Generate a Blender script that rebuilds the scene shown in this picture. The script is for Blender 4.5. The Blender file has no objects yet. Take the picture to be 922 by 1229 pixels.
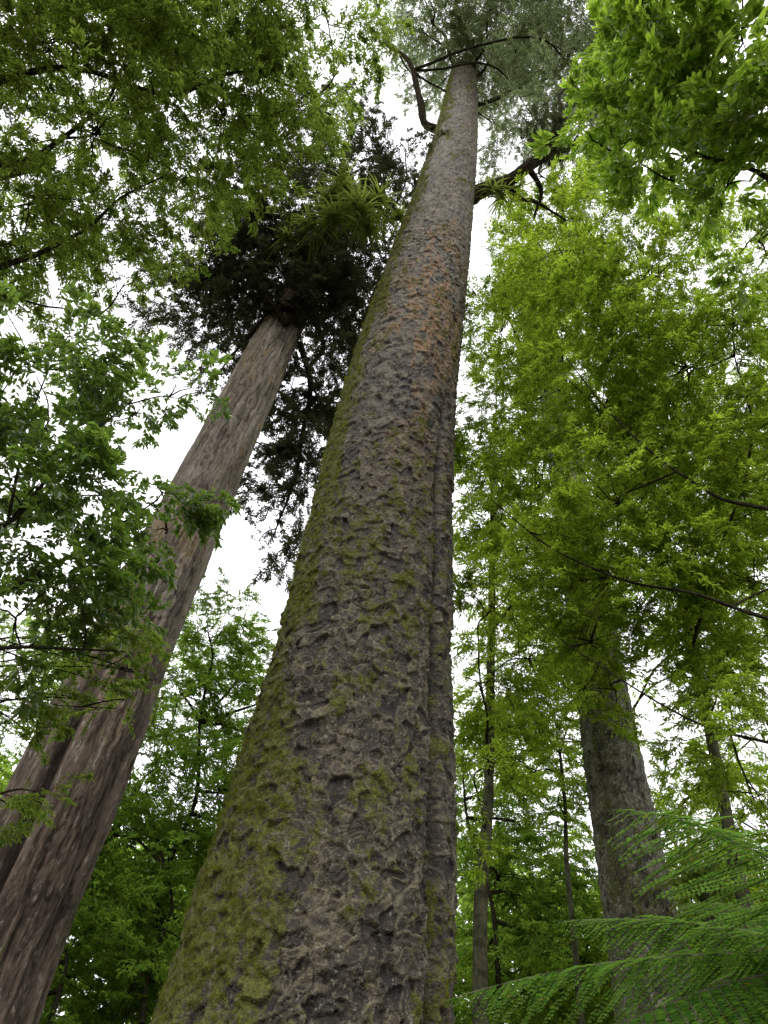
import bpy, math, numpy as np
from mathutils import Vector, Matrix
rng = np.random.default_rng(11)
sc = bpy.context.scene

# ------------------------------------------------------------------ camera
CAM = np.array([0.0, 0.0, 1.6]); PITCH = math.radians(47.0); ROLL = math.radians(9.0); F = 819.0
R0 = np.array([1.0, 0, 0]); U0 = np.array([0, -math.sin(PITCH), math.cos(PITCH)])
FW = np.array([0, math.cos(PITCH), math.sin(PITCH)])
CR = math.cos(ROLL)*R0 + math.sin(ROLL)*U0
CU = -math.sin(ROLL)*R0 + math.cos(ROLL)*U0
cd = bpy.data.cameras.new("camera"); cam = bpy.data.objects.new("camera", cd); sc.collection.objects.link(cam)
M = Matrix(((CR[0], CU[0], -FW[0], CAM[0]), (CR[1], CU[1], -FW[1], CAM[1]), (CR[2], CU[2], -FW[2], CAM[2]), (0, 0, 0, 1)))
cam.matrix_world = M
cd.sensor_fit = 'VERTICAL'; cd.sensor_height = 36.0; cd.lens = 24.0; cd.clip_end = 2000
sc.camera = cam
sc.view_settings.view_transform = 'Standard'; sc.view_settings.look = 'None'; sc.view_settings.exposure = 0

# surveyed bearings (from the photograph) -> world positions at a real distance
def bearing(a, b):
    d = FW*F + CR*(a-461.0) + CU*(614.5-b)
    return d/np.linalg.norm(d)
def PR(a, b, rng_):            # at straight-line range
    return CAM + bearing(a, b)*rng_
def PH(a, b, h):               # at horizontal distance
    d = bearing(a, b); return CAM + d*(h/np.hypot(d[0], d[1]))
def depth(p): return float(np.dot(p-CAM, FW))

# ------------------------------------------------------------------ numpy noise
def h3(i, j, k, s):
    v = np.sin(i*127.1+j*311.7+k*74.7+s*19.19)*43758.5453
    return v-np.floor(v)
def vn(x, y, z, s=0.0):
    i, j, k = np.floor(x), np.floor(y), np.floor(z)
    a, b, c = x-i, y-j, z-k
    a = a*a*(3-2*a); b = b*b*(3-2*b); c = c*c*(3-2*c)
    r = 0
    for di in (0, 1):
        for dj in (0, 1):
            for dk in (0, 1):
                w = (a if di else 1-a)*(b if dj else 1-b)*(c if dk else 1-c)
                r = r+w*h3(i+di, j+dj, k+dk, s)
    return r
def fbm(x, y, z, s=0.0, o=4):
    r = 0; A = 0.5; t = 0
    for q in range(o):
        r = r+A*vn(x, y, z, s+q*3.7); t += A; A *= .5; x = x*2.03; y = y*2.03; z = z*2.03
    return r/t
def voro(u, v, nu, s):
    iu, iv = np.floor(u), np.floor(v)
    f1 = np.full(u.shape, 9.0); f2 = f1.copy(); idr = f1*0; ox = f1*0; oy = f1*0; id2 = f1*0
    for di in (-1, 0, 1):
        for dj in (-1, 0, 1):
            ci = iu+di; cj = iv+dj; wi = np.mod(ci, nu)
            dx = ci+.05+.9*h3(wi, cj, 1., s)-u; dy = cj+.05+.9*h3(wi, cj, 2., s)-v
            d = np.hypot(dx, dy); m = d < f1
            f2 = np.where(m, f1, np.minimum(f2, d))
            idr = np.where(m, h3(wi, cj, 3., s), idr); id2 = np.where(m, h3(wi, cj, 4., s), id2)
            ox = np.where(m, dx, ox); oy = np.where(m, dy, oy); f1 = np.where(m, d, f1)
    return f1, f2, idr, id2, ox, oy
def sstep(a, b, x):
    t = np.clip((x-a)/(b-a), 0, 1); return t*t*(3-2*t)

# ------------------------------------------------------------------ mesh helpers
def mk_mesh(name, V, Fc, mats=(), smooth=True, attrs=None, matidx=None):
    me = bpy.data.meshes.new(name)
    V = np.asarray(V, dtype=np.float32); Fc = np.asarray(Fc, dtype=np.int32)
    n = Fc.shape[1]
    me.vertices.add(len(V)); me.vertices.foreach_set("co", V.ravel())
    me.loops.add(Fc.size); me.loops.foreach_set("vertex_index", Fc.ravel())
    me.polygons.add(len(Fc)); me.polygons.foreach_set("loop_start", np.arange(0, Fc.size, n, dtype=np.int32))
    me.polygons.foreach_set("use_smooth", np.full(len(Fc), smooth))
    for m in mats: me.materials.append(m)
    if matidx is not None: me.polygons.foreach_set("material_index", np.asarray(matidx, dtype=np.int32))
    me.update(calc_edges=True)
    if attrs:
        for k, a in attrs.items():
            at = me.attributes.new(k, 'FLOAT', 'POINT'); at.data.foreach_set("value", np.asarray(a, dtype=np.float32).ravel())
    return me
def mk_obj(name, me, parent=None):
    ob = bpy.data.objects.new(name, me); sc.collection.objects.link(ob)
    if parent is not None: ob.parent = parent
    return ob
def empty(name, loc):
    e = bpy.data.objects.new(name, None); sc.collection.objects.link(e); e.empty_display_size = .3
    return e

def catmull(P, n):
    P = np.asarray(P, float); m = len(P)
    Q = np.vstack([2*P[0]-P[1], P, 2*P[-1]-P[-2]])
    t = np.linspace(0, m-1, n); i = np.minimum(t.astype(int), m-2); f = (t-i)[:, None]
    a, b, c, d = Q[i], Q[i+1], Q[i+2], Q[i+3]
    return .5*((2*b)+(-a+c)*f+(2*a-5*b+4*c-d)*f**2+(-a+3*b-3*c+d)*f**3)

class Tubes:
    def __init__(s): s.V = []; s.F = []; s.n = 0
    def add(s, pts, r0, r1, sides=6, seg=None, wob=0.0, radii=None):
        pts = np.asarray(pts, float)
        if seg is None: seg = max(4, len(pts)*4)
        C = catmull(pts, seg)
        L = np.linalg.norm(C[-1]-C[0])
        if wob:
            t = np.linspace(0, 1, seg)
            for k in range(3):
                ph = rng.random(3)*6.28; C = C+wob*L*np.outer(np.sin(np.pi*t), [1, 1, 1])*np.sin(np.outer(t, np.array([5., 7, 6])*(k+1))+ph)/(k+1)/2
        T = np.gradient(C, axis=0); T /= np.linalg.norm(T, axis=1)[:, None]+1e-9
        ref = np.array([0, 0, 1.]) if abs(T[:, 2]).mean() < .75 else np.array([1., 0, 0])
        A = np.cross(T, ref); A /= np.linalg.norm(A, axis=1)[:, None]+1e-9; B = np.cross(T, A)
        rr = np.linspace(r0, r1, seg) if radii is None else np.interp(np.linspace(0, 1, seg), np.linspace(0, 1, len(radii)), radii)
        rr = rr*(1+.15*(rng.random(seg)-.5))
        th = np.arange(sides)*2*np.pi/sides
        ring = C[:, None, :]+rr[:, None, None]*(np.cos(th)[None, :, None]*A[:, None, :]+np.sin(th)[None, :, None]*B[:, None, :])
        i = np.arange(seg-1)[:, None]; j = np.arange(sides)[None, :]; j2 = (j+1) % sides
        f = np.stack([i*sides+j, i*sides+j2, (i+1)*sides+j2, (i+1)*sides+j], -1).reshape(-1, 4)+s.n
        s.V.append(ring.reshape(-1, 3)); s.F.append(f); s.n += seg*sides
        return C
    def obj(s, name, mat, parent):
        if not s.V: return None
        return mk_obj(name, mk_mesh(name, np.vstack(s.V), np.vstack(s.F), [mat]), parent)

# ------------------------------------------------------------------ materials
def newmat(name):
    m = bpy.data.materials.new(name); m.use_nodes = True
    nt = m.node_tree; nt.nodes.clear()
    return m, nt
def N(nt, t, **kw):
    n = nt.nodes.new(t)
    for k, v in kw.items(): setattr(n, k, v)
    return n
def attr(nt, a):
    n = N(nt, 'ShaderNodeAttribute'); n.attribute_name = a; return n.outputs['Fac']
def mix(nt, fac, a, b, blend='MIX'):
    n = N(nt, 'ShaderNodeMix'); n.data_type = 'RGBA'; n.blend_type = blend
    for s, v in ((n.inputs[0], fac), (n.inputs[6], a), (n.inputs[7], b)):
        if hasattr(v, 'node'): nt.links.new(v, s)
        else: s.default_value = v if not isinstance(v, tuple) else (*v, 1)
    return n.outputs[2]
def mth(nt, op, a, b=0.0, clamp=False):
    n = N(nt, 'ShaderNodeMath', operation=op); n.use_clamp = clamp
    for s, v in ((n.inputs[0], a), (n.inputs[1], b)):
        if hasattr(v, 'node'): nt.links.new(v, s)
        else: s.default_value = v
    return n.outputs[0]
def rampf(nt, v, lo, hi):
    n = N(nt, 'ShaderNodeMapRange'); n.inputs[1].default_value = lo; n.inputs[2].default_value = hi
    nt.links.new(v, n.inputs[0]); return n.outputs[0]
def noise(nt, scale, detail=4, rough=.6, vec=None, dist=0):
    n = N(nt, 'ShaderNodeTexNoise'); n.inputs['Scale'].default_value = scale; n.inputs['Distortion'].default_value = dist
    n.inputs['Detail'].default_value = detail; n.inputs['Roughness'].default_value = rough
    if vec is not None: nt.links.new(vec, n.inputs['Vector'])
    return n.outputs['Fac']
def objco(nt, sx=1, sy=1, sz=1):
    c = N(nt, 'ShaderNodeTexCoord')
    if (sx, sy, sz) == (1, 1, 1): return c.outputs['Object']
    m = N(nt, 'ShaderNodeMapping'); m.inputs['Scale'].default_value = (sx, sy, sz)
    nt.links.new(c.outputs['Object'], m.inputs[0]); return m.outputs[0]

def bark_mat(name, dark, light, crack_shade, moss, lichen, rust, pale, ridge, rough=.7, lich_amt=.6, stretch=1.0, spec=.35, bump=.02, vscale=0, pw=1.5):
    m, nt = newmat(name); co = objco(nt, 1, 1, stretch)
    fine = noise(nt, 60, 3, .7, co); med = noise(nt, 9, 4, .65, co)
    cellv = attr(nt, 'cell')
    hv = None
    if vscale:
        vo = N(nt, 'ShaderNodeTexVoronoi'); vo.inputs['Scale'].default_value = vscale
        wv = N(nt, 'ShaderNodeVectorMath', operation='MULTIPLY_ADD'); cx_ = N(nt, 'ShaderNodeCombineXYZ'); nt.links.new(med, cx_.inputs[0]); nt.links.new(fine, cx_.inputs[1]); nt.links.new(med, cx_.inputs[2])
        nt.links.new(cx_.outputs[0], wv.inputs[0]); wv.inputs[1].default_value = (.10, .05, -.10); nt.links.new(co, wv.inputs[2]); nt.links.new(wv.outputs[0], vo.inputs['Vector'])
        sp = N(nt, 'ShaderNodeSeparateColor'); nt.links.new(vo.outputs['Color'], sp.inputs[0])
        cellv = mth(nt, 'ADD', mth(nt, 'MULTIPLY', cellv, .6), mth(nt, 'MULTIPLY', sp.outputs[0], .4))
        hv = mth(nt, 'ADD', mth(nt, 'MULTIPLY', sp.outputs[0], .4), mth(nt, 'MULTIPLY', vo.outputs['Distance'], .3))
    t = mth(nt, 'ADD', mth(nt, 'MULTIPLY', cellv, .6), mth(nt, 'MULTIPLY', rampf(nt, fine, .35, .65), .4))
    t = mth(nt, 'MULTIPLY', t, mth(nt, 'ADD', rampf(nt, med, .3, .65), .3), True)
    t = mth(nt, 'POWER', t, pw)
    c = mix(nt, t, dark, light)
    c = mix(nt, mth(nt, 'MULTIPLY', attr(nt, 'tone'), mth(nt, 'ADD', mth(nt, 'MULTIPLY', t, .9), .12), True), c, pale)
    c = mix(nt, mth(nt, 'MULTIPLY', attr(nt, 'ridge'), mth(nt, 'ADD', mth(nt, 'MULTIPLY', rampf(nt, med, .35, .65), .6), .3)), c, ridge)
    c = mix(nt, mth(nt, 'MULTIPLY', attr(nt, 'rust'), rampf(nt, mth(nt, 'ADD', mth(nt, 'MULTIPLY', med, .6), mth(nt, 'MULTIPLY', fine, .4)), .42, .54)), c, rust)
    c = mix(nt, mth(nt, 'MULTIPLY', rampf(nt, noise(nt, 30, 3, .7, co), .60, .66), lich_amt), c, lichen)
    c = mix(nt, mth(nt, 'MULTIPLY', attr(nt, 'crack_shade'), .92), c, crack_shade)
    mo = mth(nt, 'ADD', attr(nt, 'moss'), mth(nt, 'MULTIPLY', mth(nt, 'SUBTRACT', noise(nt, 16, 4, .75, co), .5), 2.4))
    mo = mth(nt, 'MULTIPLY', rampf(nt, mo, .42, .72), .92)
    mc = mix(nt, rampf(nt, fine, .3, .7), tuple(x*.35 for x in moss), tuple(x*1.5 for x in moss))
    c = mix(nt, mo, c, mc)
    b = N(nt, 'ShaderNodeBsdfPrincipled'); nt.links.new(c, b.inputs['Base Color'])
    nt.links.new(mth(nt, 'ADD', mth(nt, 'ADD', mth(nt, 'MULTIPLY', fine, .3), rough-.15), mth(nt, 'MULTIPLY', mo, .3)), b.inputs['Roughness'])
    b.inputs['Specular IOR Level'].default_value = spec
    bp = N(nt, 'ShaderNodeBump'); bp.inputs['Strength'].default_value = 1.0; bp.inputs['Distance'].default_value = bump
    hh = mth(nt, 'MULTIPLY', noise(nt, 38, 3, .72, co), .8)
    if hv is not None: hh = mth(nt, 'ADD', hh, hv)
    nt.links.new(hh, bp.inputs['Height']); nt.links.new(bp.outputs[0], b.inputs['Normal'])
    o = N(nt, 'ShaderNodeOutputMaterial'); nt.links.new(b.outputs[0], o.inputs[0]); return m

def leaf_mat(name, col, trans, tf=.45, var=.35, rough=.42, gl=0.0):
    m, nt = newmat(name)
    oi = attr(nt, 'rnd'); isl = attr(nt, 'lr')
    v = mth(nt, 'ADD', mth(nt, 'MULTIPLY', oi, .55), mth(nt, 'MULTIPLY', isl, .45))
    k = mth(nt, 'ADD', mth(nt, 'MULTIPLY', v, 2.4*var), 1-var*1.2)
    cool = tuple(x*y for x, y in zip(col, (.72, .95, 1.10))); warm = tuple(x*y for x, y in zip(col, (1.25, 1.1, .75)))
    c1 = mix(nt, isl, cool, warm)
    cm = N(nt, 'ShaderNodeCombineColor'); [nt.links.new(k, cm.inputs[i]) for i in range(3)]
    c1 = mix(nt, 1.0, c1, cm.outputs[0], 'MULTIPLY')
    c1 = mix(nt, mth(nt, 'GREATER_THAN', isl, .98), c1, (.20, .13, .03))
    c2 = mix(nt, 1.0, trans, cm.outputs[0], 'MULTIPLY')
    b = N(nt, 'ShaderNodeBsdfDiffuse'); nt.links.new(c1, b.inputs['Color'])
    tr = N(nt, 'ShaderNodeBsdfTranslucent'); nt.links.new(c2, tr.inputs[0])
    mx = N(nt, 'ShaderNodeMixShader'); mx.inputs[0].default_value = tf
    nt.links.new(b.outputs[0], mx.inputs[1]); nt.links.new(tr.outputs[0], mx.inputs[2])
    out = mx.outputs[0]
    if gl > 0:
        g_ = N(nt, 'ShaderNodeBsdfGlossy'); g_.inputs['Roughness'].default_value = rough
        mx2 = N(nt, 'ShaderNodeMixShader'); mx2.inputs[0].default_value = gl
        nt.links.new(out, mx2.inputs[1]); nt.links.new(g_.outputs[0], mx2.inputs[2]); out = mx2.outputs[0]
    o = N(nt, 'ShaderNodeOutputMaterial'); nt.links.new(out, o.inputs[0]); return m

def simple_mat(name, a, b_, scale, rough=.8):
    m, nt = newmat(name); co = objco(nt)
    c = mix(nt, rampf(nt, noise(nt, scale, 4, .7, co), .35, .65), a, b_)
    b = N(nt, 'ShaderNodeBsdfDiffuse'); nt.links.new(c, b.inputs['Color'])
    bp = N(nt, 'ShaderNodeBump'); bp.inputs['Strength'].default_value = .6; bp.inputs['Distance'].default_value = .02
    nt.links.new(noise(nt, scale*3, 2, .7, co), bp.inputs['Height']); nt.links.new(bp.outputs[0], b.inputs['Normal'])
    o = N(nt, 'ShaderNodeOutputMaterial'); nt.links.new(b.outputs[0], o.inputs[0]); return m

M_branch = simple_mat("branch_bark", (.016, .012, .010), (.055, .05, .03), 18)
M_thin = simple_mat("mossy_bark", (.035, .032, .022), (.13, .13, .075), 9)
M_litter = simple_mat("leaf_litter", (.03, .022, .012), (.10, .075, .035), 4)
M_stem, _nt = newmat("twig_bark"); _b = N(_nt, 'ShaderNodeBsdfDiffuse'); _b.inputs[0].default_value = (.06, .05, .028, 1)
_o = N(_nt, 'ShaderNodeOutputMaterial'); _nt.links.new(_b.outputs[0], _o.inputs[0])

# ------------------------------------------------------------------ twig prototypes
def unit(v): return v/(np.linalg.norm(v)+1e-9)
class Geo:
    def __init__(s): s.V = []; s.F = []; s.M = []; s.A = []
    def leaf(s, p, d, l, w, up, fold=.25, droop=.15, broad=False):
        d = unit(d); side = unit(np.cross(up, d)); nn = unit(np.cross(d, side)); b = len(s.V); q = rng.random()
        if broad:
            s.V += [p, p+d*l*.35+side*w*.5+nn*fold*w, p+d*l*.72+side*w*.38+nn*(fold*w*.6-droop*l*.35), p+d*l-nn*droop*l,
                    p+d*l*.72-side*w*.38+nn*(fold*w*.6-droop*l*.35), p+d*l*.35-side*w*.5+nn*fold*w]
            s.F += [(b, b+3, b+2, b+1), (b, b+5, b+4, b+3)]; s.M += [0, 0]; s.A += [q]*6
        else:
            s.V += [p, p+d*l*.45+side*w*.5+nn*fold*w, p+d*l-nn*droop*l, p+d*l*.45-side*w*.5+nn*fold*w]
            s.F += [(b, b+3, b+2, b+1)]; s.M += [0]; s.A += [q]*4
    def stem(s, p, q, r):
        d = unit(q-p); a = unit(np.cross(d, [0.1, .2, 1])); c = np.cross(d, a); b = len(s.V)
        for pt, k in ((p, r), (q, r*.5)):
            for t in (0, 2.09, 4.19): s.V.append(pt+k*(math.cos(t)*a+math.sin(t)*c)); s.A.append(.5)
        for t in range(3): s.F.append((b+t, b+(t+1) % 3, b+3+(t+1) % 3, b+3+t)); s.M.append(1)
    def mesh(s, name, mats):
        a = s.A if len(s.A) == len(s.V) else rng.random(len(s.V))
        return mk_mesh(name, np.array(s.V), np.array(s.F), mats, False, dict(lr=a), s.M)
def twig_collection(name, mat, nside=9, nleaf=10, ll=.09, lw=.035, ang=.85, spread=.35, droop=.25, zr=.12, broad=False, cluster=False, variants=5, bare=.1):
    col = bpy.data.collections.new(name)
    for v in range(variants):
        g = Geo(); rr = np.random.default_rng(v*7+len(name))
        bend = rr.normal(0, .18)
        def mp(t): return np.array([t, bend*t*t, -droop*t*t])
        for k in range(3): g.stem(mp(k/3), mp((k+1)/3), .008*(1-k*.2))
        for i in range(nside):
            t = bare+(1-bare)*(i+rr.random())/nside; p = mp(t)
            sd = 1 if rr.random() > .5 else -1
            a = sd*(ang+rr.normal(0, .25)); L = spread*(1.15-.65*t)*(.45+.95*rr.random())
            d0 = np.array([math.cos(a), math.sin(a), rr.normal(0, zr)]); q = p+d0*L+np.array([0, 0, -droop*.4*L])
            g.stem(p, q, .0045)
            for j in range(nleaf):
                u = (j+.6)/nleaf
                if cluster: u = 1-(1-u)**1.8*.9
                b = p+(q-p)*u
                la = a+(1 if j % 2 else -1)*(.75+rr.normal(0, .28))*(1.2-.5*u)
                if j == nleaf-1: la = a
                g.leaf(b, np.array([math.cos(la), math.sin(la), rr.normal(-.15, .35)]), ll*(.6+.7*rr.random()), lw*(.75+.5*rr.random()),
                       unit(np.array([rr.normal(0, .5), rr.normal(0, .5), 1])), .2, .15+.2*rr.random(), broad)
        for j in range(nleaf):
            t = .8+.2*j/nleaf; la = (1 if j % 2 else -1)*(.9-.6*j/nleaf)
            g.leaf(mp(t), np.array([math.cos(la), math.sin(la), rr.normal(-.1, .2)]), ll*(.8+.4*rr.random()), lw, unit(np.array([rr.normal(0, .3), rr.normal(0, .3), 1])), .2, .2, broad)
        ob = bpy.data.objects.new(name+"_twig", g.mesh(name, [mat, M_stem])); col.objects.link(ob)
    return col

def inst_group(name, col):
    ng = bpy.data.node_groups.new(name, 'GeometryNodeTree')
    ng.interface.new_socket(name="Geometry", in_out='INPUT', socket_type='NodeSocketGeometry')
    ng.interface.new_socket(name="Geometry", in_out='OUTPUT', socket_type='NodeSocketGeometry')
    gi = ng.nodes.new('NodeGroupInput'); go = ng.nodes.new('NodeGroupOutput')
    ci = ng.nodes.new('GeometryNodeCollectionInfo'); ci.inputs['Collection'].default_value = col
    ci.inputs['Separate Children'].default_value = True; ci.inputs['Reset Children'].default_value = True
    ip = ng.nodes.new('GeometryNodeInstanceOnPoints'); ip.inputs['Pick Instance'].default_value = True
    ra = ng.nodes.new('GeometryNodeInputNamedAttribute'); ra.data_type = 'FLOAT_VECTOR'; ra.inputs['Name'].default_value = 'rot'
    sa = ng.nodes.new('GeometryNodeInputNamedAttribute'); sa.data_type = 'FLOAT'; sa.inputs['Name'].default_value = 'scl'
    rv = ng.nodes.new('FunctionNodeRandomValue'); rv.data_type = 'FLOAT'
    st = ng.nodes.new('GeometryNodeStoreNamedAttribute'); st.data_type = 'FLOAT'; st.domain = 'INSTANCE'; st.inputs['Name'].default_value = 'rnd'
    rz = ng.nodes.new('GeometryNodeRealizeInstances')
    L = ng.links.new
    L(gi.outputs[0], ip.inputs['Points']); L(ci.outputs[0], ip.inputs['Instance'])
    L(ra.outputs['Attribute'], ip.inputs['Rotation']); L(sa.outputs['Attribute'], ip.inputs['Scale'])
    L(ip.outputs[0], st.inputs['Geometry'])
    out = [o for o in rv.outputs if o.type == 'VALUE' and o.enabled][0]
    vin = [i for i in st.inputs if i.name == 'Value' and i.enabled][0]
    L(out, vin); L(st.outputs[0], rz.inputs[0]); L(rz.outputs[0], go.inputs[0]); return ng
_groups = {}
def foliage_obj(name, col, P, R, S, parent=None):
    P = np.asarray(P, np.float32); me = bpy.data.meshes.new(name); me.vertices.add(len(P)); me.vertices.foreach_set("co", P.ravel())
    a = me.attributes.new('rot', 'FLOAT_VECTOR', 'POINT'); a.data.foreach_set("vector", np.asarray(R, np.float32).ravel())
    a = me.attributes.new('scl', 'FLOAT', 'POINT'); a.data.foreach_set("value", np.asarray(S, np.float32))
    me.update(); ob = mk_obj(name, me, parent)
    if col.name not in _groups: _groups[col.name] = inst_group(col.name+"_instancer", col)
    md = ob.modifiers.new("twigs", 'NODES'); md.node_group = _groups[col.name]
    return ob

# grow foliage in a set of boughs: each (a, b, range, r, cov); returns arrays
def grow(blobs, s, tub, anchors, flat=.8, droopy=0.15, csize=.38, rl=.035, pitch_sd=.35):
    PP = []; RR = []; SS = []
    for (a, b, rg, rp, cov) in blobs:
        C = PR(a, b, rg); R = rp/F*rg
        n = int(cov*(R/(.36*s))**2)+3
        nc = max(3, int(n/8))
        u = rng.normal(size=(nc, 3)); u /= np.linalg.norm(u, axis=1)[:, None]
        cc = C+u*(R*1.08*rng.random(nc)[:, None]**.45)*np.array([1, 1, flat])
        if anchors is not None and len(anchors):
            A = np.asarray(anchors); d = np.linalg.norm(A-C, axis=1)+np.maximum(0, A[:, 2]-C[2])*1.5
            an = A[np.argmin(d)]
            mid = (an+C)/2+np.array([rng.normal(0, .1), rng.normal(0, .1), .08])*np.linalg.norm(C-an)
            path = tub.add([an, mid, C], rl*(.6+R*.35), rl*.4, 6, 12, .02)
        else: path = np.array([C])
        for c in cc[:60]:
            st = path[rng.integers(len(path)*2//3, len(path))] if len(path) > 3 else C
            m2 = (st+c)/2+np.array([rng.normal(0, .08), rng.normal(0, .08), .06])*np.linalg.norm(c-st)
            tub.add([st, m2, c], .010*(.5+s), .004, 4, 6, .03)
        k = rng.integers(0, nc, n)
        off = rng.normal(size=(n, 3))*np.array([1, 1, .55])*R*csize*.6
        p = cc[k]+off
        out = p-C+rng.normal(size=(n, 3))*R*.35
        yaw = np.arctan2(out[:, 1], out[:, 0])
        pit = rng.normal(droopy, pitch_sd, n)
        roll = rng.normal(0, .4, n)
        PP.append(p); RR.append(np.stack([roll, pit, yaw], 1)); SS.append(s*(.6+.7*rng.random(n)))
    return np.vstack(PP), np.vstack(RR), np.concatenate(SS)

# ------------------------------------------------------------------ big trunks
def trunk(name, pts, radii, mat, parent, nseg, dsf, cellw, cellh, amp, kind='flake', groove=None, mossf=None, rustf=None, tonef=None, seed=1.0):
    pts = np.asarray(pts, float)
    C = catmull(pts, 600)
    rr = np.interp(np.linspace(0, len(radii)-1, 600), np.arange(len(radii)), radii)
    s = np.concatenate([[0], np.cumsum(np.linalg.norm(np.diff(C, axis=0), axis=1))])
    ss = [0.]
    while ss[-1] < s[-1]: ss.append(ss[-1]+dsf(ss[-1]))
    ss = np.array(ss[:-1])
    Cc = np.stack([np.interp(ss, s, C[:, k]) for k in range(3)], 1); r = np.interp(ss, s, rr)
    T = np.gradient(Cc, ss, axis=0); T = T/np.linalg.norm(T, axis=1)[:, None]
    A = np.array([1., 0, 0])-T*T[:, :1]; A /= np.linalg.norm(A, axis=1)[:, None]; B = np.cross(T, A)
    th = np.arange(nseg)*2*np.pi/nseg
    TH, SSg = np.meshgrid(th, ss); Rg = np.repeat(r[:, None], nseg, 1)
    cx, cy = np.cos(TH), np.sin(TH); Z = np.repeat(Cc[:, 2:3], nseg, 1)
    rm = float(np.mean(radii)); nu = round(2*np.pi*rm/cellw)
    q = rm/.075*.5
    warp = (fbm(cx*q+9, cy*q, SSg/.075*.5, seed, 3)-.5)
    warp2 = (fbm(cx*q, cy*q+5, SSg/.075*.5, seed+9, 3)-.5)
    big = fbm(cx*1.6, cy*1.6, SSg*.7, seed+2, 4)-.5
    mid = fbm(cx*5, cy*5, SSg*3, seed+3, 3)-.5
    if kind == 'flake':
        uu = TH/(2*np.pi)*nu+warp*1.3+mid*1.2; vv = SSg/cellh+warp2*1.3+mid*.8
        f1, f2, c1, c2, ox, oy = voro(uu, vv, nu, seed)
        g1, g2, d1, d2, px_, py_ = voro(uu*2.0+.3, vv*1.8, nu*2, seed+5)
        e1 = f2-f1; e2 = g2-g1
        tilt = (ox*np.cos(c2*6.28)+oy*np.sin(c2*6.28))
        tilt2 = (px_*np.cos(d2*6.28)+py_*np.sin(d2*6.28))
        sel = sstep(.40, .6, c2+mid*.5)
        # flakes of uneven thickness, curled at the rims, with scooped scars where they have fallen
        h = 1.1*(c1-.5)+1.2*np.minimum(f1, .7)**2+.9*tilt+sstep(0, .16, e1)*np.where(c1 > .3, .4, .1)+sel*(.7*(d1-.5)+.7*tilt2+.25*sstep(0, .16, e2))
        ridge = (1-sstep(.10, .34, e1))*sstep(.25, .6, c1)+.6*sel*(1-sstep(.08, .28, e2))*(d1 > .5)
        crack_shade = (1-sstep(0.0, .16, e1))*np.where(c1 < .6, 1, .55)+.6*sel*(1-sstep(0, .15, e2))*(d1 < .45)+.35*sstep(.15, -.5, h)  # dark seams between flakes, plus shade painted into the low spots
    else:
        uu = TH/(2*np.pi)*nu+warp*.7+mid*2.4+big*3; vv = SSg/cellh+warp2*.6+mid*1.5
        f1, f2, c1, c2, ox, oy = voro(uu, vv, nu, seed)
        g1, g2, d1, d2, px_, py_ = voro(uu*2.0+.3, vv*1.5, nu*2, seed+5)
        e1 = f2-f1; e2 = g2-g1
        fib = fbm(cx*rm*40, cy*rm*40, SSg*2.2, seed+30, 3)-.5
        h = .8*(c1-.5)+.45*sstep(0, .5, e1)+.5*(d1-.5)+.25*sstep(0, .5, e2)+1.3*fib+.3*ox
        ridge = np.clip(fib*2, 0, 1)*.6
        crack_shade = (1-sstep(0.0, .35, e1))*np.where(c1 < .5, .75, .25)+np.clip(-fib*2-.2, 0, 1)
    disp = amp*h+.06*big*Rg+.035*mid*Rg
    rad = Rg+disp
    gr = np.zeros_like(rad)
    if groove:
        for (t0, w, dpt, z0, z1) in groove:
            dt = np.angle(np.exp(1j*(TH-t0-.18*(big)))); k = dpt*np.exp(-(dt/w)**2)*(1-sstep(z0, z1, Z))
            rad = rad-k*Rg; gr = np.maximum(gr, np.abs(k)*4*(k > 0))  # groove depth, kept to paint shade into the trunk grooves
    V = Cc[:, None, :]+rad[..., None]*(cx[..., None]*A[:, None, :]+cy[..., None]*B[:, None, :])
    nr = len(ss)
    i = np.arange(nr-1)[:, None]; j = np.arange(nseg)[None, :]; j2 = (j+1) % nseg
    Fc = np.stack([i*nseg+j, i*nseg+j2, (i+1)*nseg+j2, (i+1)*nseg+j], -1).reshape(-1, 4)
    patch = fbm(cx*2.2, cy*2.2, SSg*1.1, seed+20, 5); p2 = fbm(cx*7, cy*7, SSg*4, seed+21, 4)
    moss = mossf(TH, Z, patch, p2) if mossf else np.zeros_like(rad)
    rust = rustf(TH, Z, patch, p2) if rustf else np.zeros_like(rad)
    tone = tonef(TH, Z, patch) if tonef else np.zeros_like(rad)
    moss = moss + .14*np.clip(h-.3, -.8, 1.0)
    me = mk_mesh(name, V.reshape(-1, 3), Fc, [mat], True, dict(cell=c1*.6+.4*d1, ridge=np.clip(ridge, 0, 1), crack_shade=np.clip(crack_shade+gr*.7, 0, 1), moss=np.clip(moss, 0, 1), rust=np.clip(rust, 0, 1), tone=np.clip(tone, 0, 1)))  # dark seams and painted groove shade share one colour mask
    ob = mk_obj(name, me, parent)
    return ob, V, moss

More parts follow.
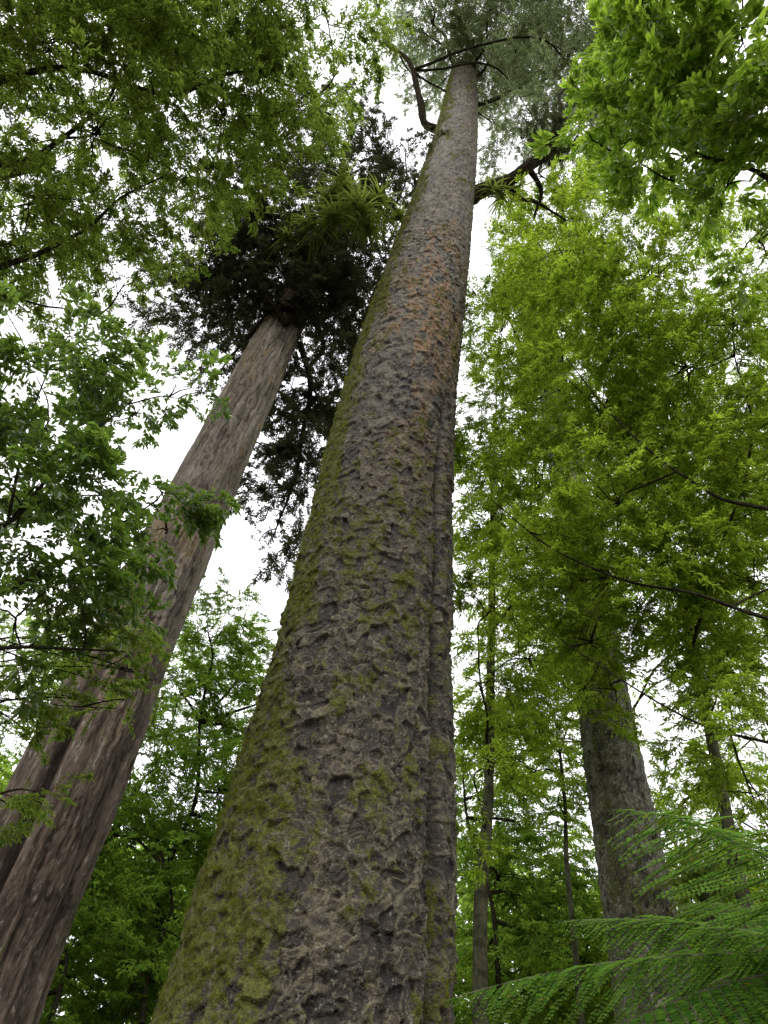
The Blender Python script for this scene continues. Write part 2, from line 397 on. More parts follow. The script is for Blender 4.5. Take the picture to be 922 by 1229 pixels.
M_bark1 = bark_mat("flaky_matai_bark", (.011, .0085, .0055), (.110, .086, .058), (.004, .003, .002), (.078, .085, .013), (.26, .25, .19), (.24, .125, .045), (.23, .195, .13), (.175, .15, .09), .6, .5, spec=.28, bump=.022, vscale=26, pw=1.9)
M_bark2 = bark_mat("stringy_rimu_bark", (.050, .034, .024), (.225, .175, .130), (.020, .013, .009), (.08, .085, .03), (.38, .36, .30), (.30, .20, .10), (.46, .41, .33), (.27, .22, .17), .85, .6, .25, .3, pw=1.3)
M_bark3 = bark_mat("mottled_bark", (.045, .040, .026), (.27, .255, .18), (.018, .014, .011), (.10, .115, .025), (.50, .50, .42), (.2, .13, .06), (.25, .23, .17), (.27, .26, .18), .8, .9, vscale=16)

# ---- species
M_l_main = leaf_mat("matai_leaf", (.19, .24, .125), (.37, .46, .21), .45)
M_l_rimu = leaf_mat("rimu_leaf", (.062, .070, .040), (.11, .13, .055), .35)
M_l_olive = leaf_mat("canopy_leaf", (.11, .16, .032), (.34, .48, .065), .5, .4)
M_l_left = leaf_mat("mahoe_leaf", (.085, .15, .030), (.27, .43, .05), .42, rough=.3, gl=.07)
M_l_low = leaf_mat("understory_leaf", (.125, .21, .034), (.37, .56, .065), .5, .4)
M_l_tawa = leaf_mat("tawa_leaf", (.135, .205, .026), (.43, .60, .05), .52, .45)
M_l_bright = leaf_mat("bright_leaf", (.15, .24, .030), (.50, .72, .07), .52, .4, rough=.3, gl=.06)
M_l_fern = leaf_mat("fern_leaf", (.085, .18, .028), (.24, .46, .06), .42)
M_l_strap = leaf_mat("strap_leaf", (.16, .21, .05), (.40, .52, .09), .42)
M_moss = leaf_mat("moss_blade", (.105, .12, .018), (.28, .31, .035), .35)

T_main = twig_collection("matai_sprays", M_l_main, 11, 10, .11, .036, .8, .38, .15)
T_rimu = twig_collection("rimu_sprays", M_l_rimu, 10, 9, .14, .046, .6, .35, .75, .2)
T_olive = twig_collection("canopy_sprays", M_l_olive, 9, 8, .16, .056, .85, .40, .2)
T_left = twig_collection("mahoe_sprays", M_l_left, 8, 6, .20, .085, .8, .38, .2, .15, True, True)
T_low = twig_collection("understory_sprays", M_l_low, 8, 8, .15, .060, .85, .42, .2)
T_tawa = twig_collection("tawa_sprays", M_l_tawa, 9, 7, .18, .056, .8, .45, .28, .25)
T_bright = twig_collection("bright_sprays", M_l_bright, 6, 7, .24, .085, .75, .38, .15, .15, True, True)

# moss tuft prototype
mc = bpy.data.collections.new("moss_tufts")
for v in range(3):
    g = Geo(); rr = np.random.default_rng(v)
    for i in range(26):
        a = rr.random()*6.28; e = rr.random()*1.3
        d = np.array([math.cos(a)*math.sin(e), math.sin(a)*math.sin(e), math.cos(e)])
        p = np.array([rr.normal(0, .35), rr.normal(0, .35), -.1])
        g.leaf(p, d, .6+.7*rr.random(), .10, np.array([rr.normal(), rr.normal(), .3]), .1, .3)
    ob = bpy.data.objects.new("moss_tuft", g.mesh("moss_tuft", [M_moss])); mc.objects.link(ob)

def moss_on(name, V, moss, parent, n, size, thr=.55, zmax=30, seed=3):
    r2 = np.random.default_rng(seed)
    cen = V.mean(1, keepdims=True); nrm = V-cen; nrm /= np.linalg.norm(nrm, axis=2)[..., None]
    w = np.clip(moss-thr, 0, .25)*(V[..., 2] < zmax)*(nrm[..., 1] < .5)
    seglen = np.gradient(V[:, 0, 2])[:, None]; w = w*np.abs(seglen); w = (w/w.sum()).ravel()
    idx = r2.choice(w.size, n, p=w)
    p = V.reshape(-1, 3)[idx]; nn = nrm.reshape(-1, 3)[idx]
    tilt = np.arccos(np.clip(nn[:, 2], -1, 1))-.35; yaw = np.arctan2(nn[:, 1], nn[:, 0])
    foliage_obj(name, mc, p, np.stack([0*tilt, tilt, yaw], 1), size*(.4+1.1*r2.random(n)**2), parent)

def strap_clump(tubG, C, n, L, w, up=.6, dmin=.4):
    for i in range(n):
        a = rng.random()*6.28; e = up*(.4+rng.random()); l = L*(.5+.7*rng.random())
        d = np.array([math.cos(a)*math.cos(e), math.sin(a)*math.cos(e), math.sin(e)])
        side = unit(np.cross(d, [0, 0, 1.])); k = 6; b = len(tubG.V); q = rng.random(); dr = dmin+.8*rng.random()
        o_ = rng.normal(0, .06*L, 3)
        for t in range(k+1):
            u = t/k; c = C+o_+d*l*u+np.array([0, 0, -1])*l*dr*u*u
            ww = w*(1-u**2.2)*.5+.002
            tubG.V += [c-side*ww, c+side*ww]; tubG.A += [q, q]
        for t in range(k): q = b+2*t; tubG.F.append((q, q+1, q+3, q+2)); tubG.M.append(0)

# ================================================================== MATAI (main tree)
matai = empty("matai_tree", None)
H1 = 4.5
rows = [(1229, 365, 350), (1100, 386, 312), (1000, 403, 280), (900, 418, 245), (800, 432, 212), (700, 446, 188), (600, 459, 162), (500, 475, 143), (400, 496, 119), (300, 519, 92), (200, 541, 62), (130, 552, 42), (95, 556, 34)]
pts = []; rad = []
for (y, x, w) in rows:
    p = PH(x, y, H1); pts.append(p); rad.append(w*.985/F*depth(p)/2*.97)
b0 = pts[0]
pts = [b0+np.array([-.10, 0, -2.75]), b0+np.array([-.06, 0, -2.3]), b0+np.array([-.02, 0, -1.3])]+pts
rad = [1.35, 1.12, .88]+rad
tp = pts[-1]; pts += [tp+np.array([.1, .1, 3.]), tp+np.array([.0, .3, 6.])]; rad += [rad[-1]*.6, .08]
def moss1(TH, Z, pt, p2):
    left = np.cos(TH-math.radians(205)); base = 1-sstep(2.2, 5.5, Z)
    return .13+.12*sstep(.45, 1, left)+.38*sstep(.86, 1, left)+.10*base*sstep(-.3, .9, left)+.06*base+.9*(pt-.5)+1.3*(p2-.5)+.06*(1-sstep(3, 11, Z))
def rust1(TH, Z, pt, p2):
    side = np.exp(-((np.angle(np.exp(1j*(TH-math.radians(-72)))))/.85)**2)
    return 1.25*side*np.exp(-((Z-10.0)/2.6)**2)*sstep(.45, .55, pt*.5+p2*.5)+.3*np.exp(-((Z-17)/4)**2)*side*sstep(.45, .6, p2)
def tone1(TH, Z, pt): return sstep(5, 13, Z)*.95+.15*sstep(.5, .7, pt)*sstep(2, 7, Z)
def ds1(s): return .0095 if s < 7.5 else (.016 if s < 13 else .04)
ob, V1, ms1 = trunk("trunk", pts, rad, M_bark1, matai, 540, ds1, .078, .088, .0165, 'flake',
    groove=[(math.radians(-37), .065, .26, 6.0, 8.5), (math.radians(-14), .22, -.05, 6, 9), (math.radians(-100), .5, -.03, 2, 5)],
    mossf=moss1, rustf=rust1, tonef=tone1, seed=4.0)
moss_on("moss", V1, ms1, matai, 12000, .023, .40, 26)
tb = Tubes()
limb = [PR(*q) for q in [(556, 240, 15.0), (580, 230, 15.2), (605, 221, 15.3), (632, 200, 15.6), (655, 183, 16.2), (690, 172, 17), (740, 150, 18), (800, 150, 19)]]
tb.add(limb, .2, .05, 10, 40, .02, radii=[.22, .15, .13, .12, .10, .08, .05, .03])
limb2 = [PR(*q) for q in [(546, 165, 19.8), (524, 155, 20), (507, 146, 20.3), (502, 120, 21), (494, 85, 22), (478, 62, 23), (455, 50, 24)]]
tb.add(limb2, .2, .05, 8, 36, .02, radii=[.16, .12, .10, .09, .07, .05, .03])
for q in ([(556, 120, 24), (575, 90, 25), (600, 60, 26), (640, 40, 27)], [(556, 100, 25), (540, 60, 26), (520, 25, 27), (500, -20, 28)],
          [(560, 130, 23), (600, 120, 24), (650, 100, 25), (700, 60, 26), (740, 50, 27)], [(632, 200, 15.6), (650, 230, 15.8), (640, 265, 15.5)],
          [(655, 183, 16.2), (670, 130, 17.5), (690, 90, 19)], [(556, 110, 24.5), (580, 50, 26), (590, 0, 27)], [(605, 221, 15.3), (625, 240, 15.5), (650, 245, 15.7), (680, 265, 15.8)]):
    tb.add([PR(*z) for z in q], .07, .015, 6, 24, .04)
anch = [*limb[2:], *limb2[2:], *[PR(600, 60, 26), PR(640, 40, 27), PR(700, 60, 26), PR(540, 60, 26), PR(520, 25, 27), PR(590, 0, 27), PR(690, 90, 19)]]
blobs = [(520, 10, 27, 48, 2.6), (585, 25, 27, 62, 3.0), (660, 25, 26, 74, 3.2), (735, 20, 24, 64, 3.2), (620, 85, 26, 55, 3.0), (690, 85, 24, 60, 3.2), (590, 110, 26, 34, 2.6), (640, 140, 24, 46, 2.6),
         (715, 135, 22, 50, 2.8), (530, 55, 27, 34, 2.4), (495, 35, 26, 30, 1.4), (505, 95, 24, 20, 1.0), (605, 155, 24, 30, 1.8), (655, 215, 17, 30, 1.8), (560, -60, 28, 70, 2), (700, -70, 27, 70, 2), (530, 100, 26, 24, 1.8), (690, 190, 20, 34, 2.0)]
P_, R_, S_ = grow(blobs, .75, tb, anch, rl=.035)
foliage_obj("crown_foliage", T_main, P_, R_, S_, matai)
P_, R_, S_ = grow([(655, 158, 16, 20, 5), (668, 180, 16.3, 16, 4), (640, 178, 15.8, 10, 3)], .3, tb, anch, rl=.02)
foliage_obj("epiphyte_foliage", T_rimu, P_, R_, S_, matai)
tb.obj("limbs", M_branch, matai)
g = Geo()
for c, n, L in ((PR(603, 236, 15.2), 60, .55), (PR(655, 172, 16.2), 40, .4), (PR(590, 226, 15.1), 24, .45), (PR(620, 228, 15.4), 40, .45)): strap_clump(g, c, n, L, .020, .5, .8)
mk_obj("epiphytes", g.mesh("epiphytes", [M_l_strap]), matai)

# ================================================================== RIMU (left leaning tree)
rimu = empty("rimu_tree", None)
H2 = 7.6
rows = [(1160, -12, 150), (1050, 34, 140), (950, 80, 132), (850, 124, 116), (750, 168, 98), (650, 215, 84), (550, 262, 70), (450, 311, 57), (380, 345, 47), (320, 376, 38), (270, 402, 28), (230, 425, 18)]
pts = []; rad = []
for (y, x, w) in rows:
    p = PH(x, y, H2); pts.append(p); rad.append(w/F*depth(p)/2*.95)
b0 = pts[0]; dirn = (pts[0]-pts[1]); k = (b0[2])/(-dirn[2]) if dirn[2] < 0 else 1
g0 = b0+dirn*max(k, .1)
pts = [g0+np.array([0, 0, -.4]), g0*.6+b0*.4]+pts; rad = [rad[0]*1.5, rad[0]*1.15]+rad
ob, V2, ms2 = trunk("trunk", pts, rad, M_bark2, rimu, 300, lambda s: .022 if s < 9 else .04, .07, .9, .020, 'strip',
    groove=[(math.radians(-95), .13, .34, 4.0, 7.5), (math.radians(-60), .10, .10, 6, 11), (math.radians(-130), .10, .10, 5, 10), (math.radians(-20), .15, .12, 4, 9)],
    mossf=lambda TH, Z, pt, p2: .9*(pt-.42)+.5*(p2-.5)+.12*sstep(-.2, 1, np.cos(TH-math.radians(180)))+.12*(1-sstep(3, 6, Z)), rustf=lambda TH, Z, pt, p2: sstep(.50, .62, pt*.6+p2*.4)*.8*sstep(4, 7, Z),
    tonef=lambda TH, Z, pt: sstep(4, 8, Z)*.95, seed=8.0)
tb = Tubes()
brl = [[(362, 360, 15), (385, 410, 15), (372, 440, 15), (382, 475, 14.8), (400, 510, 14.6)], [(372, 340, 15.5), (405, 350, 15.5), (425, 400, 15.5), (418, 440, 15), (425, 480, 14.8)],
       [(350, 370, 14.5), (320, 380, 14.5), (290, 410, 14.3), (262, 450, 14)], [(345, 390, 14), (310, 350, 14.5), (270, 330, 15), (225, 340, 15.5)], [(382, 300, 16.5), (430, 280, 17), (470, 250, 17), (490, 210, 18)],
       [(395, 290, 17), (380, 240, 18), (360, 200, 19)], [(360, 410, 14), (372, 470, 14), (355, 540, 13.5), (345, 600, 13.2), (330, 640, 13)], [(382, 475, 14.8), (360, 500, 14.6), (350, 530, 14.4)]]
an2 = []
for q in brl:
    c = tb.add([PR(*z) for z in q], .065, .014, 7, 30, .035); an2 += list(c[8::4])
blobs = [(330, 285, 16.5, 60, 6), (395, 275, 17, 65, 6), (455, 225, 17.5, 52, 5), (290, 330, 16, 55, 5.5), (430, 320, 16, 54, 6), (370, 330, 15.0, 44, 5.5), (335, 375, 14.8, 30, 3.2), (240, 360, 15.5, 46, 3.6), (262, 412, 14.5, 42, 3.2), (300, 385, 15, 38, 4.2),
         (400, 400, 15, 46, 5.5), (432, 385, 15.5, 42, 6), (385, 465, 14.5, 48, 4.8), (420, 475, 14.5, 36, 5), (350, 535, 13.5, 44, 3.6), (388, 545, 13.8, 40, 4.5), (325, 610, 13.2, 36, 2.8), (360, 600, 13.4, 36, 4), (310, 650, 13, 26, 1.8), (300, 450, 14.5, 26, 1.8),
         (380, 185, 18.5, 50, 4), (480, 170, 19, 36, 2.0), (310, 240, 17, 50, 4.5), (350, 465, 14.2, 30, 3), (440, 150, 19, 30, 1.8), (235, 315, 16, 36, 2.6)]
P_, R_, S_ = grow(blobs, .55, tb, an2, droopy=.35, rl=.022)
foliage_obj("crown_foliage", T_rimu, P_, R_, S_, rimu)
tb.obj("limbs", M_branch, rimu)
g = Geo()
for c, n, L in ((PR(372, 272, 14.8), 60, .65), (PR(400, 262, 14.8), 70, .7), (PR(432, 252, 14.8), 90, .8), (PR(415, 225, 15.2), 80, .8), (PR(455, 240, 15.2), 80, .7), (PR(345, 285, 14.8), 40, .5), (PR(478, 262, 15.2), 50, .55), (PR(440, 275, 14.8), 50, .55), (PR(395, 240, 15.2), 60, .6)):
    strap_clump(g, c, n, L, .026, .75, .75)
mk_obj("epiphytes", g.mesh("epiphytes", [M_l_strap]), rimu)

# ================================================================== KAHIKATEA (right trunk)
kahi = empty("kahikatea_tree", None)
H3 = 8.6
rows = [(1190, 787, 98), (1100, 769, 84), (1000, 751, 75), (900, 734, 65), (800, 718, 56), (700, 702, 50), (600, 686, 43), (500, 670, 36), (400, 655, 28), (300, 640, 20)]
pts = []; rad = []
for (y, x, w) in rows:
    p = PH(x, y, H3); pts.append(p); rad.append(w/F*depth(p)/2*.98)
b0 = pts[0]; pts = [np.array([b0[0]+.05, b0[1], -.4]), np.array([b0[0]+.02, b0[1], 1.])]+pts; rad = [rad[0]*1.5, rad[0]*1.15]+rad
ob, V3, ms3 = trunk("trunk", pts, rad, M_bark3, kahi, 190, lambda s: .025 if s < 8 else .06, .09, .12, .014, 'flake',
    groove=[(math.radians(-140), .12, .10, 5, 8)], mossf=lambda TH, Z, pt, p2: .16+.9*(pt-.45)+.8*(p2-.5)+.25*sstep(.3, 1, np.cos(TH-math.radians(190))), seed=13.0)
tb = Tubes(); top3 = pts[-3:]
P_, R_, S_ = grow([(640, 300, 17, 60, 2.6), (690, 380, 16, 60, 2.6), (610, 380, 16, 45, 2.2), (720, 290, 17, 60, 2.6)], .6, tb, top3, rl=.05)
foliage_obj("crown_foliage", T_tawa, P_, R_, S_, kahi); tb.obj("limbs", M_branch, kahi)

# ================================================================== generic smaller trees
def small_tree(name, base, stem_pts, r0, r1, blobs, s, col, branches=(), flat=.8, droopy=.15, rl=.03, mat=M_thin, csize=.38):
    e = empty(name, None); tb = Tubes()
    ps = [np.array([base[0], base[1], -.2])]+list(stem_pts)
    C = tb.add(ps, r0, r1, 12, 50, .006); tb.obj("trunk", mat, e)
    tb = Tubes(); an = list(C[20::4])
    for (q, a, b) in branches:
        c = tb.add([PR(*z) for z in q], a, b, 7, 40, .012); an += list(c[10::4])
    P_, R_, S_ = grow(blobs, s, tb, an, flat=flat, droopy=droopy, rl=rl, csize=csize)
    foliage_obj("foliage", col, P_, R_, S_, e); tb.obj("branches", M_branch, e)
    return e

# upper-left canopy tree (trunk stands left of the view)
small_tree("tawa_canopy_tree", (-9.0, 4.0), [np.array([-8.8, 4.0, 5.]), np.array([-8.0, 4.2, 10.]), np.array([-6.5, 4.2, 13.5])], .35, .12,
    [(50, 50, 13, 100, 2.9), (180, 40, 13.5, 100, 2.9), (310, 50, 14, 95, 2.6), (392, 15, 15, 54, 2.0), (120, 160, 12.5, 100, 2.9), (270, 145, 13.5, 85, 2.8), (365, 115, 14.5, 52, 2.3), (30, 230, 12, 85, 2.7),
     (405, 145, 15, 22, 1.4), (130, 265, 12.5, 70, 2.5), (235, 220, 13.5, 46, 2.1), (50, 330, 12, 65, 2.1), (150, 340, 12.5, 45, 1.5), (-60, 120, 13, 70, 2), (-50, 300, 12, 60, 2), (100, -60, 13, 70, 2), (300, -60, 14, 70, 2)],
    .52, T_olive, [([(-60, 350, 11), (0, 322, 11.3), (60, 300, 11.6), (110, 268, 12), (150, 235, 12.3), (200, 210, 12.6)], .05, .010), ([(-60, 200, 12), (40, 190, 12.3), (120, 130, 12.8), (150, 70, 13.4), (200, 20, 14)], .05, .012),
                  ([(-60, 120, 12), (80, 80, 12.5), (200, 110, 13), (300, 90, 13.6), (390, 120, 14.4)], .05, .010), ([(-40, 345, 11), (50, 365, 11.6), (120, 380, 12)], .025, .008)], rl=.022)

# mid-left broadleaf, close
small_tree("mahoe_tree", (-4.6, 2.2), [np.array([-4.4, 2.3, 1.5]), np.array([-3.9, 2.6, 3.2]), np.array([-3.4, 2.9, 4.8])], .10, .03,
    [(30, 430, 5.4, 48, 2.6), (105, 440, 5.6, 42, 2.4), (60, 505, 5.3, 60, 3.0), (165, 500, 5.6, 48, 2.8), (215, 478, 5.8, 26, 2.2), (30, 600, 5.0, 62, 3.0), (120, 590, 5.3, 58, 3.2), (195, 590, 5.6, 38, 2.6), (60, 680, 5.0, 55, 3.0),
     (150, 665, 5.3, 42, 2.6), (200, 640, 5.6, 26, 2.0), (20, 740, 4.9, 42, 2.4), (100, 730, 5.1, 34, 2.0)],
    .27, T_left, [([(-60, 780, 4.7), (20, 776, 4.9), (80, 778, 5), (150, 782, 5.2)], .016, .005), ([(-60, 660, 4.8), (10, 625, 5), (60, 575, 5.2), (100, 530, 5.4), (160, 480, 5.6)], .022, .005),
                  ([(-60, 720, 4.8), (30, 700, 5), (110, 650, 5.2), (190, 600, 5.5)], .018, .005), ([(10, 625, 5), (30, 520, 5.2), (60, 440, 5.4)], .012, .004)], rl=.010)
small_tree("broadleaf_shrub", (-4.3, 3.2), [np.array([-4.2, 3.2, 1.4]), np.array([-3.7, 3.5, 2.8])], .05, .015,
    [(150, 750, 5.6, 38, 2.6), (110, 800, 5.6, 36, 2.2), (170, 805, 5.7, 28, 2.0), (60, 820, 5.4, 34, 1.8), (15, 860, 5.4, 30, 1.8), (30, 960, 5.2, 34, 1.8), (140, 850, 5.6, 24, 1.2)], .26, T_olive, rl=.008)

# lower-left understory
small_tree("understory_tree", (-3.4, 10.2), [np.array([-3.3, 10.2, 3.]), np.array([-3.0, 10.4, 6.])], .12, .05,
    [(250, 760, 12, 56, 2.8), (290, 780, 12.5, 50, 2.8), (215, 830, 12, 60, 3), (270, 870, 12, 65, 3.2), (190, 920, 11.5, 70, 3.2), (265, 950, 11.5, 70, 3.2), (220, 1020, 11, 75, 3.2), (290, 1010, 12, 60, 3.), (320, 850, 13, 50, 2.6)],
    .42, T_low, [([(185, 1180, 10.5), (200, 1050, 10.8), (235, 950, 11.2), (240, 860, 11.8)], .05, .02)])
small_tree("understory_tree", (-6.6, 9.0), [np.array([-6.5, 9., 2.5]), np.array([-6.2, 9.2, 4.5])], .11, .04,
    [(130, 1000, 11, 75, 3.0), (110, 1090, 10.5, 80, 3.2), (190, 1110, 10.5, 75, 3.2), (60, 1170, 10, 80, 3.2), (150, 1190, 10, 80, 3.2), (210, 1200, 10.5, 60, 3.), (150, 940, 12, 50, 2.6), (20, 1230, 9.5, 80, 3), (0, 870, 12.5, 60, 3), (20, 800, 13, 60, 2.8), (90, 760, 14, 40, 1.6)],
    .42, T_low, [([(170, 1229, 9.5), (180, 1160, 9.8), (205, 1090, 10), (200, 1040, 10.3)], .03, .012), ([(60, 1229, 9), (80, 1150, 9.3), (60, 1080, 9.6)], .03, .012)])

# right-hand tawa trees
s1 = [PH(580, 1180, 8.2), PH(585, 1000, 8.2), PH(588, 850, 8.2), PH(590, 700, 8.2), PH(592, 560, 8.2)]
small_tree("tawa_tree", (s1[0][0], s1[0][1]), s1, .085, .045,
    [(600, 400, 12, 50, 3.0), (640, 480, 11.5, 60, 3.6), (590, 520, 11.5, 50, 3.6), (660, 570, 11, 65, 3.8), (590, 620, 10.5, 50, 3.6), (650, 680, 10, 65, 3.8), (590, 730, 8.0, 46, 3.6), (640, 790, 9.5, 55, 3.6), (575, 820, 7.9, 34, 3.2), (610, 880, 9.3, 45, 3.2), (590, 920, 7.9, 30, 2.4), (570, 1010, 7.8, 26, 2)],
    .38, T_tawa, [([(588, 760, 9), (640, 700, 9.2), (700, 660, 9.5)], .025, .008)], droopy=.25, rl=.018)
s2 = [PH(905, 1120, 7.6), PH(880, 1000, 7.6), PH(855, 900, 7.6), PH(835, 800, 7.6), PH(815, 680, 7.6)]
small_tree("tawa_tree", (s2[0][0], s2[0][1]), s2, .08, .04,
    [(700, 300, 11, 65, 2.6), (790, 330, 10.5, 75, 3.0), (880, 370, 10, 80, 3.0), (730, 400, 10.5, 75, 3.2), (820, 440, 10, 85, 3.2), (900, 480, 9.5, 70, 3.1), (720, 500, 10, 80, 3.5), (800, 550, 9.5, 85, 3.5), (890, 590, 9, 75, 3.3),
     (740, 610, 8.4, 80, 3.5), (830, 660, 8.6, 80, 3.2), (910, 700, 8.4, 60, 3.1), (730, 700, 8.2, 75, 3.6), (660, 330, 12, 50, 2.7), (650, 260, 13, 26, 1.5), (820, 750, 8.4, 60, 3.0), (900, 800, 8.3, 60, 3.0), (710, 770, 8.0, 55, 3.4), (880, 880, 7.4, 50, 2.8), (960, 500, 9, 60, 2), (970, 700, 8.5, 50, 2), (670, 640, 8.0, 50, 3.2), (740, 830, 7.8, 34, 2), (690, 840, 8, 26, 1.6), (860, 830, 7.4, 34, 2.2), (905, 960, 7.2, 30, 2)],
    .34, T_tawa, [([(960, 618, 7.6), (900, 606, 7.8), (850, 590, 8.0), (800, 560, 8.2), (740, 505, 8.5), (680, 430, 9.0)], .026, .007), ([(980, 760, 7.0), (900, 735, 7.2), (820, 712, 7.3), (740, 692, 7.4), (660, 655, 7.5), (590, 600, 7.8)], .022, .006),
                  ([(960, 900, 6.8), (880, 880, 7.0), (800, 850, 7.1), (720, 800, 7.2), (650, 750, 7.4)], .016, .005), ([(830, 780, 8.2), (870, 640, 8.6), (900, 520, 9), (880, 420, 9.6)], .02, .008), ([(825, 740, 8.4), (790, 600, 9), (740, 480, 9.6), (720, 380, 10.4)], .02, .008)], droopy=.25, rl=.016)
# taller trees farther back on the right
small_tree("tawa_tree", (6.0, 12.5), [np.array([6., 12.5, 5.]), np.array([5.8, 12.6, 10.]), np.array([5.7, 12.6, 14.])], .22, .06,
    [(640, 420, 19, 60, 2.0), (740, 450, 18, 80, 2.0), (850, 480, 17, 90, 2.0), (620, 560, 17, 60, 2.2), (700, 600, 16, 85, 2.2), (820, 620, 16, 90, 2.2), (910, 600, 15.5, 70, 2.2), (620, 700, 15.5, 60, 2.4), (690, 760, 15, 60, 2.4), (900, 740, 15, 70, 2.2), (840, 800, 15, 40, 1.6), (600, 830, 15, 50, 2.6), (650, 880, 14.5, 50, 2.8), (910, 880, 14, 50, 2), (800, 900, 14, 40, 1.2), (580, 900, 14.5, 40, 2.4)],
    .66, T_tawa, droopy=.25, rl=.03)
s3 = [PH(690, 1120, 9.6), PH(680, 1000, 9.6), PH(672, 900, 9.6)]
small_tree("young_tree", (s3[0][0], s3[0][1]), s3, .045, .02, [(670, 820, 11, 40, 3.4), (640, 860, 11, 45, 3.4), (655, 740, 12, 40, 3), (635, 930, 11, 40, 3), (670, 960, 10.5, 34, 2.6)], .40, T_tawa, rl=.015)

# upper-right bright broadleaf (close overhanging)
small_tree("coprosma_tree", (5.4, 2.6), [np.array([5.2, 2.7, 2.5]), np.array([4.6, 3.0, 5.]), np.array([3.9, 3.2, 6.8])], .14, .04,
    [(715, 130, 6.8, 34, 2.2), (760, 95, 6.6, 42, 2.0), (820, 50, 6.5, 58, 2.2), (890, 30, 6.3, 62, 2.4), (790, 150, 6.4, 46, 2.2), (860, 130, 6.2, 56, 2.2), (915, 180, 6.0, 50, 2.4), (730, 185, 6.4, 28, 1.6), (800, 220, 6.2, 42, 2.0), (870, 230, 6.0, 46, 2.2), (910, 290, 5.8, 36, 2.0), (980, 100, 6, 60, 1.8),
     (770, 25, 7, 30, 1.6), (850, -50, 6.6, 60, 2)],
    .30, T_bright, [([(1000, 260, 5.4), (920, 215, 5.7), (850, 190, 6), (780, 150, 6.3), (715, 110, 6.7)], .02, .005), ([(1000, 150, 5.6), (920, 110, 6), (850, 70, 6.3), (790, 40, 6.6)], .02, .005)], rl=.010)

# lower-right understory, further back
small_tree("understory_tree", (3.0, 13.), [np.array([3., 13., 2.5]), np.array([3.1, 13.2, 4.5])], .12, .05,
    [(590, 960, 13, 50, 3), (640, 1000, 13.5, 60, 3), (600, 1060, 12.5, 60, 3.), (660, 1090, 13, 70, 3.), (580, 1150, 12, 60, 3.), (700, 1160, 12, 80, 3.), (640, 1190, 12, 70, 3.), (620, 920, 14, 45, 2.6)],
    .44, T_low, [([(600, 1200, 11), (590, 1080, 11.5), (560, 980, 12), (555, 920, 12)], .04, .012)])
small_tree("understory_tree", (8.2, 10.), [np.array([8.2, 10., 2.]), np.array([8., 10.2, 4.])], .12, .05,
    [(850, 1020, 12, 55, 2.8), (900, 960, 12, 60, 3), (860, 1090, 11.5, 65, 3.2), (920, 1060, 11, 60, 3.2), (830, 1150, 11, 65, 3.2), (900, 1170, 10.5, 80, 3.2), (760, 1180, 12, 70, 3.2), (830, 950, 13, 34, 1.8)], .42, T_tawa)
# strap-leaved clump next to the right trunk
fl = empty("cabbage_tree", None); tb = Tubes(); c0 = PH(846, 1070, 8.0)
tb.add([np.array([c0[0]+.1, c0[1], -.2]), np.array([c0[0]+.05, c0[1], 1.5]), c0], .09, .07, 10, 16, .01); tb.obj("trunk", M_thin, fl)
g = Geo(); strap_clump(g, c0, 110, 1.0, .04, 1.0)
mk_obj("leaves", g.mesh("leaves", [M_l_strap]), fl)

# ================================================================== tree fern, lower right
def frond(g, base, tip, sag, np_=30, wmax=.27):
    base = np.asarray(base, float); tip = np.asarray(tip, float); dv = tip-base; L = np.linalg.norm(dv)
    side = unit(np.cross([0, 0, 1.], dv))
    def pos(t): return base+dv*t+np.array([0, 0, 4*sag*L*t*(1-t)])
    for k in range(14): g.stem(pos(k/14), pos((k+1)/14), .009*(1-k/16))
    for i in range(np_):
        t = .12+.88*(i+.5)/np_; p = pos(t); T = unit(pos(t+.01)-pos(t-.01)); upn = unit(np.cross(T, side)); upn = upn*np.sign(upn[2]+1e-6)
        env = wmax*L*(math.sin(math.pi*min(1, (t*.90+.10))**.8)**.75)
        for sd in (-1, 1):
            a = 1.15-.35*t; pd = unit(T*math.cos(a)+sd*side*math.sin(a)-upn*(.30+.08*rng.normal())+rng.normal(0, .05, 3)); l = max(env, .03)*(.85+.25*rng.random())
            g.stem(p, p+pd*l-upn*.10*l, .002)
            m = max(4, int(l/.0155)); pe0 = unit(np.cross(pd, upn)); un = unit(np.cross(pe0, pd))
            for j in range(m):
                u = (j+.5)/m; q = p+pd*l*u-upn*.10*l*u*u; pl = .034*(1-u)**.5*min(1, l/.2)+.006
                for s2_ in (-1, 1):
                    g.leaf(q, unit(pe0*s2_+pd*.35+rng.normal(0, .1, 3)), pl, .0165, un, .05, .10)
e = empty("tree_fern", None); FC = PR(1075, 1160, 3.3); tb = Tubes()
tb.add([np.array([FC[0]+.05, FC[1]+.05, -.2]), np.array([FC[0]+.02, FC[1], FC[2]*.5]), FC], .13, .08, 12, 20, .01, radii=[.16, .11, .09, .08]); tb.obj("trunk", M_thin, e)
g = Geo()
for tip, sg in ((PR(665, 1106, 3.2), .05), (PR(535, 1200, 2.7), .05), (PR(640, 1285, 2.3), .05), (PR(820, 1085, 4.2), .06)): frond(g, FC, tip, sg, wmax=.26)
for az in range(-150, 130, 28):
    a = math.radians(az); frond(g, FC, FC+np.array([math.cos(a)*1.4, math.sin(a)*1.4, .05]), .09)
mk_obj("fronds", g.mesh("fronds", [M_l_fern, M_thin]), e)

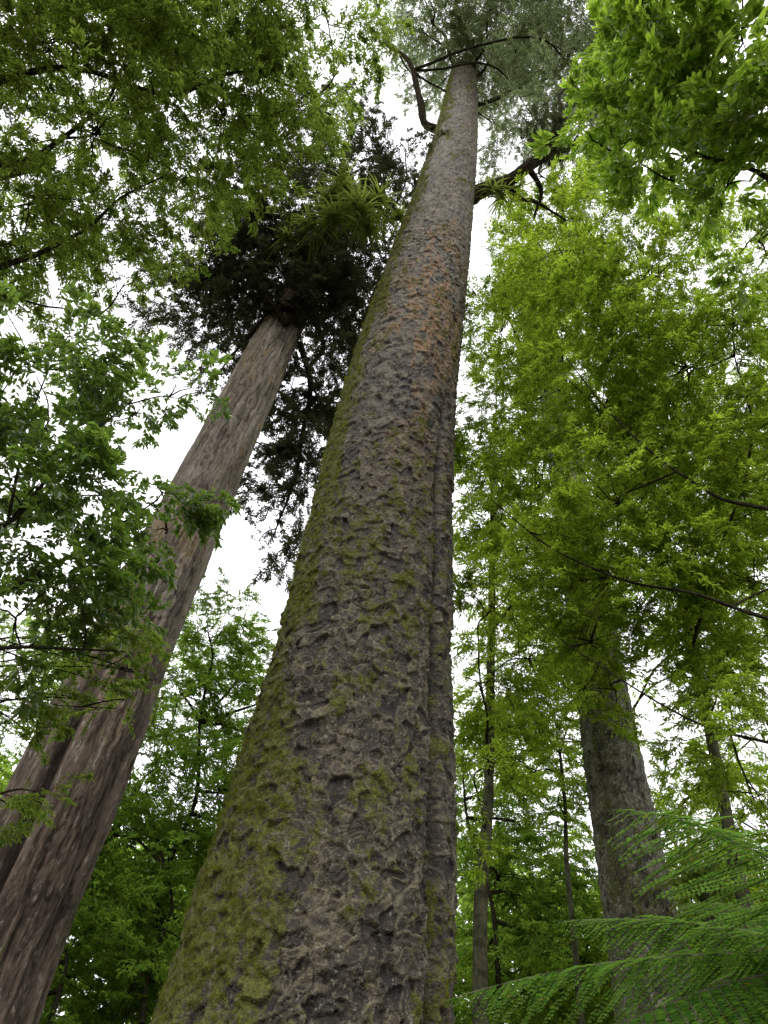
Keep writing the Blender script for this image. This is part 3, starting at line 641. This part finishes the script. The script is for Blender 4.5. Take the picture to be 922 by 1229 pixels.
# ================================================================== forest behind
fb = empty("forest_background", None)
n = 8000
az = np.radians(rng.uniform(-70, 70, n)); dist = rng.uniform(17, 30, n)
top = 9.5+3.5*(fbm(az*6+20, az*0, az*0, 3., 3)-.5)*2
z = rng.random(n)**.8*top*(dist/24)
p = np.stack([np.sin(az)*dist, np.cos(az)*dist, z], 1)
k = fbm(p[:, 0]*.45, p[:, 1]*.45, p[:, 2]*.6, 5., 2) > .42; p = p[k]; n = len(p)
foliage_obj("distant_foliage", T_low, p, np.stack([rng.normal(0, .4, n), rng.normal(.15, .35, n), rng.random(n)*6.28], 1), 1.3+.7*rng.random(n), fb)
tb = Tubes()
for i in range(34):
    a = math.radians(rng.uniform(-65, 65)); d = rng.uniform(17, 30); x, y = math.sin(a)*d, math.cos(a)*d; h = rng.uniform(4, 7)
    tb.add([[x, y, -.2], [x+rng.normal(0, .3), y, h*.5], [x+rng.normal(0, .5), y, h]], rng.uniform(.08, .2), .04, 8, 14, .01)
tb.obj("distant_trunks", M_thin, fb)

# ================================================================== ground
gx = np.concatenate([-np.geomspace(300, 1.0, 50), np.linspace(-.9, .9, 7), np.geomspace(1, 300, 50)])
X, Y = np.meshgrid(gx, gx+3); Zg = (fbm(X*.25+50, Y*.25+50, X*0, 2., 4)-.5)*.5
nn_ = len(gx); i = np.arange(nn_-1)[:, None]; j = np.arange(nn_-1)[None, :]
Fg = np.stack([i*nn_+j, i*nn_+j+1, (i+1)*nn_+j+1, (i+1)*nn_+j], -1).reshape(-1, 4)
mk_obj("ground", mk_mesh("ground", np.stack([X, Y, Zg], -1).reshape(-1, 3), Fg, [M_litter]))

# ================================================================== light (overcast)
w = bpy.data.worlds.new("World"); sc.world = w; w.use_nodes = True; nt = w.node_tree; nt.nodes.clear()
sky = nt.nodes.new('ShaderNodeTexSky'); sky.sky_type = 'NISHITA'; sky.sun_disc = False
sky.sun_elevation = math.radians(52); sky.sun_rotation = math.radians(200)
fin = mix(nt, .9, sky.outputs[0], (18.2, 18.2, 19.0))
bg = nt.nodes.new('ShaderNodeBackground'); bg.inputs[1].default_value = .12; nt.links.new(fin, bg.inputs[0])
o = nt.nodes.new('ShaderNodeOutputWorld'); nt.links.new(bg.outputs[0], o.inputs[0])
sl = bpy.data.lights.new("sun", 'SUN'); sl.energy = 1.5; sl.angle = math.radians(18); sl.color = (1, .96, .90)
so = bpy.data.objects.new("sun", sl); sc.collection.objects.link(so)
so.rotation_euler = (math.radians(38), 0, math.radians(-20))
